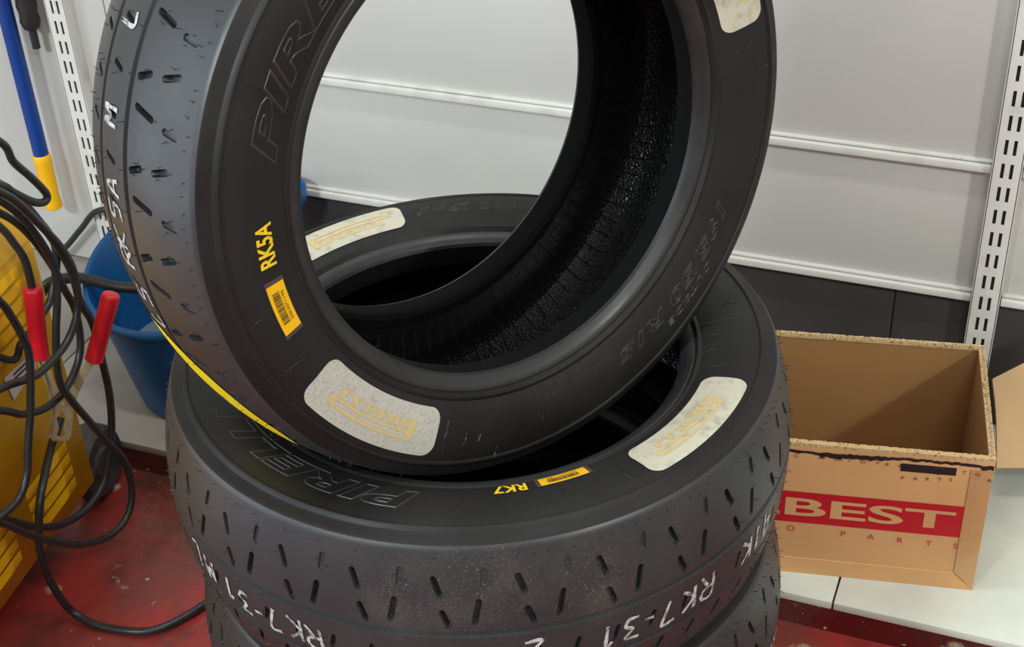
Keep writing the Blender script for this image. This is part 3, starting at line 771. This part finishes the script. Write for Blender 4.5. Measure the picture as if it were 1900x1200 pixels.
for s, yy in ((-1, .042), (1, -.50)):
    wl = obj('wheel', mesh('charger_wheel', *lathe_vf([(0, -.02), (.02, -.02), (.024, -.016), (.036, -.017), (.047, -.02), (.052, -.015), (.0535, 0), (.052, .015), (.047, .02), (.036, .017), (.024, .016), (.02, .02), (0, .02)], 40), 40), 'wheel', t)
    wl.rotation_euler = (0, R_(90), 0); wl.location = (-.03, yy, .0545)
for y0, y1 in ((-.01, .045), (-.53, -.47)): obj('axle_bracket', mesh('axle_bracket', *box_vf(-.06, -.012, y0, y1, .05, .064, .002)), 'wheel', t)
ca_, sa_ = math.cos(R_(7.0)), math.sin(R_(7.0))
hk = catmull([(-.685, -.10, .520), (-.66, -.10, .585), (-.63, -.10, .612), (-.57, -.10, .612), (-.548, -.10, .622), (-.545, -.10, .648)], 6) - np.array([-.6782, .2241, 0])
hk = np.stack([ca_ * hk[:, 0] + sa_ * hk[:, 1], -sa_ * hk[:, 0] + ca_ * hk[:, 1], hk[:, 2]], -1)
obj('cable_hook', mesh('cable_hook', *tube_vf(hk, .006, 12), 60), 'wheel', t)
tag(t, 'yellow metal battery charger cabinet draped with black cables', 'battery charger')

# ================================================================== CABLES AND CLAMP
CAB = {
 'a': ([(-0.6, -0.1, 0.628), (-0.6, -0.03, 0.675), (-0.6, 0.06, 0.69), (-0.6, 0.127, 0.633), (-0.6, 0.139, 0.603), (-0.6, 0.16, 0.572), (-0.6, 0.177, 0.543), (-0.6, 0.172, 0.535), (-0.6, 0.154, 0.544), (-0.6, 0.127, 0.571), (-0.6, 0.11, 0.589), (-0.6, 0.05, 0.625), (-0.602, -0.09000000000000001, 0.616)], 0.0046),
 'b': ([(-0.585, -0.1, 0.628), (-0.58, -0.02, 0.65), (-0.572, 0.05, 0.625), (-0.572, 0.078, 0.602), (-0.572, 0.099, 0.578), (-0.572, 0.124, 0.536), (-0.572, 0.147, 0.494), (-0.572, 0.158, 0.457), (-0.572, 0.156, 0.425), (-0.572, 0.144, 0.4), (-0.572, 0.119, 0.382), (-0.572, 0.086, 0.376), (-0.572, 0.053, 0.378), (-0.572, -0.001, 0.399), (-0.572, -0.06, 0.41), (-0.572, -0.16, 0.46), (-0.58, -0.17, 0.55), (-0.587, -0.11, 0.616)], 0.0046),
 'c': ([(-0.597, -0.1, 0.632), (-0.59, -0.02, 0.652), (-0.584, 0.04, 0.63), (-0.584, 0.087, 0.585), (-0.584, 0.113, 0.549), (-0.584, 0.127, 0.519), (-0.584, 0.137, 0.491), (-0.584, 0.142, 0.464), (-0.584, 0.134, 0.43), (-0.584, 0.118, 0.393), (-0.584, 0.106, 0.355), (-0.584, 0.104, 0.327), (-0.584, 0.114, 0.297), (-0.584, 0.134, 0.251), (-0.584, 0.154, 0.206), (-0.584, 0.178, 0.154), (-0.584, 0.179, 0.103), (-0.584, 0.157, 0.075), (-0.584, 0.114, 0.078), (-0.584, 0.056, 0.115), (-0.584, -0.003, 0.18), (-0.584, -0.047, 0.239), (-0.584, -0.11, 0.31), (-0.59, -0.19, 0.42), (-0.595, -0.19, 0.55), (-0.598, -0.112, 0.616)], 0.0046),
 'e': ([(-0.575, -0.1, 0.628), (-0.562, -0.05, 0.6), (-0.558, -0.01, 0.55), (-0.558, 0.02, 0.503), (-0.558, 0.03, 0.477), (-0.558, 0.038, 0.445), (-0.558, 0.04, 0.418), (-0.558, 0.022, 0.364), (-0.558, 0.0, 0.319), (-0.558, -0.013, 0.29), (-0.558, -0.035, 0.272), (-0.558, -0.069, 0.273), (-0.558, -0.12, 0.28), (-0.56, -0.22, 0.36), (-0.57, -0.22, 0.52), (-0.576, -0.112, 0.616)], 0.0046),
 'f': ([(-0.63, -0.02, 0.4), (-0.62, -0.12, 0.46), (-0.615, -0.15, 0.56), (-0.612, -0.11, 0.618), (-0.65, 0.089, 0.363), (-0.65, 0.131, 0.358), (-0.65, 0.181, 0.371), (-0.65, 0.199, 0.382), (-0.65, 0.223, 0.419), (-0.65, 0.22, 0.46), (-0.648, 0.18, 0.52), (-0.64, 0.12, 0.575), (-0.63, 0.05, 0.61), (-0.62, -0.03, 0.645), (-0.61, -0.1, 0.628)], 0.0046),
 'g': ([(-0.605, -0.114, 0.616), (-0.6, -0.14, 0.52), (-0.596, -0.09, 0.43), (-0.596, 0.013, 0.353), (-0.596, 0.044, 0.325), (-0.596, 0.083, 0.306), (-0.596, 0.12, 0.305), (-0.596, 0.152, 0.321), (-0.596, 0.168, 0.346), (-0.596, 0.172, 0.388), (-0.596, 0.163, 0.422), (-0.596, 0.152, 0.464), (-0.596, 0.127, 0.521), (-0.596, 0.095, 0.563), (-0.596, 0.04, 0.61), (-0.6, -0.03, 0.645), (-0.607, -0.1, 0.628)], 0.0046),
 'i': ([(-0.618, -0.1, 0.63), (-0.63, -0.02, 0.65), (-0.64, 0.09, 0.61), (-0.64, 0.17, 0.54), (-0.64, 0.226, 0.419), (-0.64, 0.234, 0.352), (-0.64, 0.246, 0.311), (-0.64, 0.247, 0.251), (-0.64, 0.245, 0.198), (-0.64, 0.233, 0.15), (-0.64, 0.211, 0.112), (-0.64, 0.19, 0.088), (-0.64, 0.149, 0.08), (-0.64, 0.101, 0.095), (-0.64, 0.056, 0.129), (-0.64, 0.007, 0.184), (-0.625, -0.07, 0.26), (-0.618, -0.16, 0.38), (-0.612, -0.18, 0.52), (-0.62, -0.114, 0.616)], 0.0050),
 'j': ([(-0.642, 0.15, 0.23), (-0.64, 0.136, 0.22), (-0.632, 0.114, 0.219), (-0.615, 0.077, 0.216), (-0.6, 0.038, 0.201), (-0.6, 0.022, 0.167), (-0.6, 0.013, 0.135), (-0.6, 0.016, 0.083), (-0.6, 0.033, 0.021), (-0.561, 0.031, 0.007), (-0.509, 0.037, 0.007), (-0.481, 0.053, 0.007), (-0.46, 0.085, 0.007), (-0.447, 0.113, 0.007), (-0.4, 0.19, 0.0066), (-0.3, 0.262, 0.0066), (-0.05, 0.297, 0.0066)], 0.0050),
 'k': ([(-.90, .375, .0085), (-.885, .372, .010), (-.872, .375, .05), (-.868, .385, .15), (-.850, .405, .225), (-.8076, .4265, .238), (-.7469, .4306, .2335), (-.6796, .4299, .237), (-.60, .43, .215), (-.53, .42, .13), (-.49, .41, .06)], .0080),
 'l': ([(-1.09, .69, .060), (-1.0556, .700, .0835), (-1.0127, .700, .1275), (-.9591, .690, .1771), (-.89, .69, .18), (-.84, .68, .09), (-.82, .66, .057)], .0050)}
LABC = {'a': 'black cable forming the topmost small loop beside the yellow socket', 'b': 'black cable looping across the red clamp handles',
        'c': 'long black cable hanging behind the clamp with a low loop near the floor', 'e': 'black cable hanging in front of the white tag at the left edge',
        'f': 'black cable passing behind the left red clamp handle', 'g': 'black cable looping just above the clamp jaws',
        'i': 'black cable hanging right of the red handle beside the bucket', 'j': 'black cable trailing from the clamp across the red floor',
        'k': 'thick black hose lying across the rim of the blue bucket', 'l': 'thin black cable curving behind the blue bucket'}
for k, (P, r) in CAB.items():
    o = obj('cable' if k != 'k' else 'hose', mesh('cable', *tube_vf(catmull(P, 8), r, 12), 60), 'cable')
    tag(o, LABC[k], 'cable' if k != 'k' else 'hose', 'black cables hung on the charger' if k != 'k' else None)
# clamp with red handles, in an upright plane facing the camera side
t = empty('battery_clamp', (-.60, .14, .28)); t.rotation_euler[2] = R_(42.58)
OUT = [(-0.0321, 0.0693), (-0.0219, 0.0674), (-0.0196, 0.0365), (-0.0175, 0.0129), (-0.0149, -0.0009), (-0.0055, 0.0117), (0.0028, 0.0271), (0.0258, 0.0493), (0.0327, 0.0434), (0.0163, 0.0229), (0.0031, 0.0038), (-0.0063, -0.0168), (-0.0176, -0.0557), (-0.0228, -0.0607), (-0.0392, -0.0544), (-0.0418, -0.0476), (-0.0314, -0.0087), (-0.029, 0.0164), (-0.0294, 0.0421)]
HOL = [(-0.0197, -0.0138), (-0.0176, -0.0263), (-0.0237, -0.0403), (-0.0229, -0.0512), (-0.0288, -0.0547), (-0.0338, -0.049), (-0.0283, -0.0374), (-0.0279, -0.023)]
def plate(outline, holes, y0, y1):
    V2, F2 = fill2d(outline, holes, .004); V = []; F = []
    for y in (y0, y1): n = len(V); V += [(v[0], y, v[1]) for v in V2]; F += [[n + i for i in (q if y == y1 else q[::-1])] for q in F2]
    m = len(V2); cnt = {}
    for q in F2:
        for a, b in zip(q, q[1:] + q[:1]): cnt[(min(a, b), max(a, b))] = cnt.get((min(a, b), max(a, b)), 0) + 1
    F += [[a, b, b + m, a + m] for (a, b), c in cnt.items() if c == 1]
    return V, F
obj('jaw', mesh('jaw', *plate(OUT, [HOL], -.0012, .0012)), 'zinc', t)
obj('jaw_flange', mesh('jaw_flange', *tube_vf(catmull([(-.0318, -.002, .069), (-.0292, -.003, .042), (-.0288, -.003, .016), (-.0312, -.003, -.009), (-.0416, -.003, -.047)], 6), .0016, 8), 60), 'zinc', t)
obj('rivet', mesh('rivet', *lathe_vf([(0, 0), (.0035, 0), (.003, .0015), (0, .0022)], 16), 40), 'zinc', t).matrix_local = Matrix.Translation((-.0165, -.0012, -.0055)) @ Matrix.Rotation(R_(90), 4, 'X')
def handle(p0, p1):
    C = np.array([p0 + (p1 - p0) * s for s in (0, .012, .04, .3, .7, .96, .985, 1)]); return mesh('clamp_handle', *tube_vf(C, [.0080, .0099, .0112, .0110, .0106, .0110, .0116, .0102], 20), 40)
obj('handle', handle(np.array([-.0156, 0, .1636]), np.array([-.0280, 0, .0681])), 'redplastic', t)
obj('handle', handle(np.array([.0690, 0, .1304]), np.array([.0310, 0, .0456])), 'redplastic', t)
obj('lead', mesh('clamp_lead', *tube_vf(catmull([(-.0162, 0, .158), (-.016, 0, .1995), (-.0228, 0, .2249), (-.0323, 0, .2477), (-.06, 0, .285), (-.11, 0, .33)], 6), .0047, 12), 60), 'cable', t)
tag(t, 'battery clamp with two red handles and zinc jaws hanging among the cables', 'clamp')
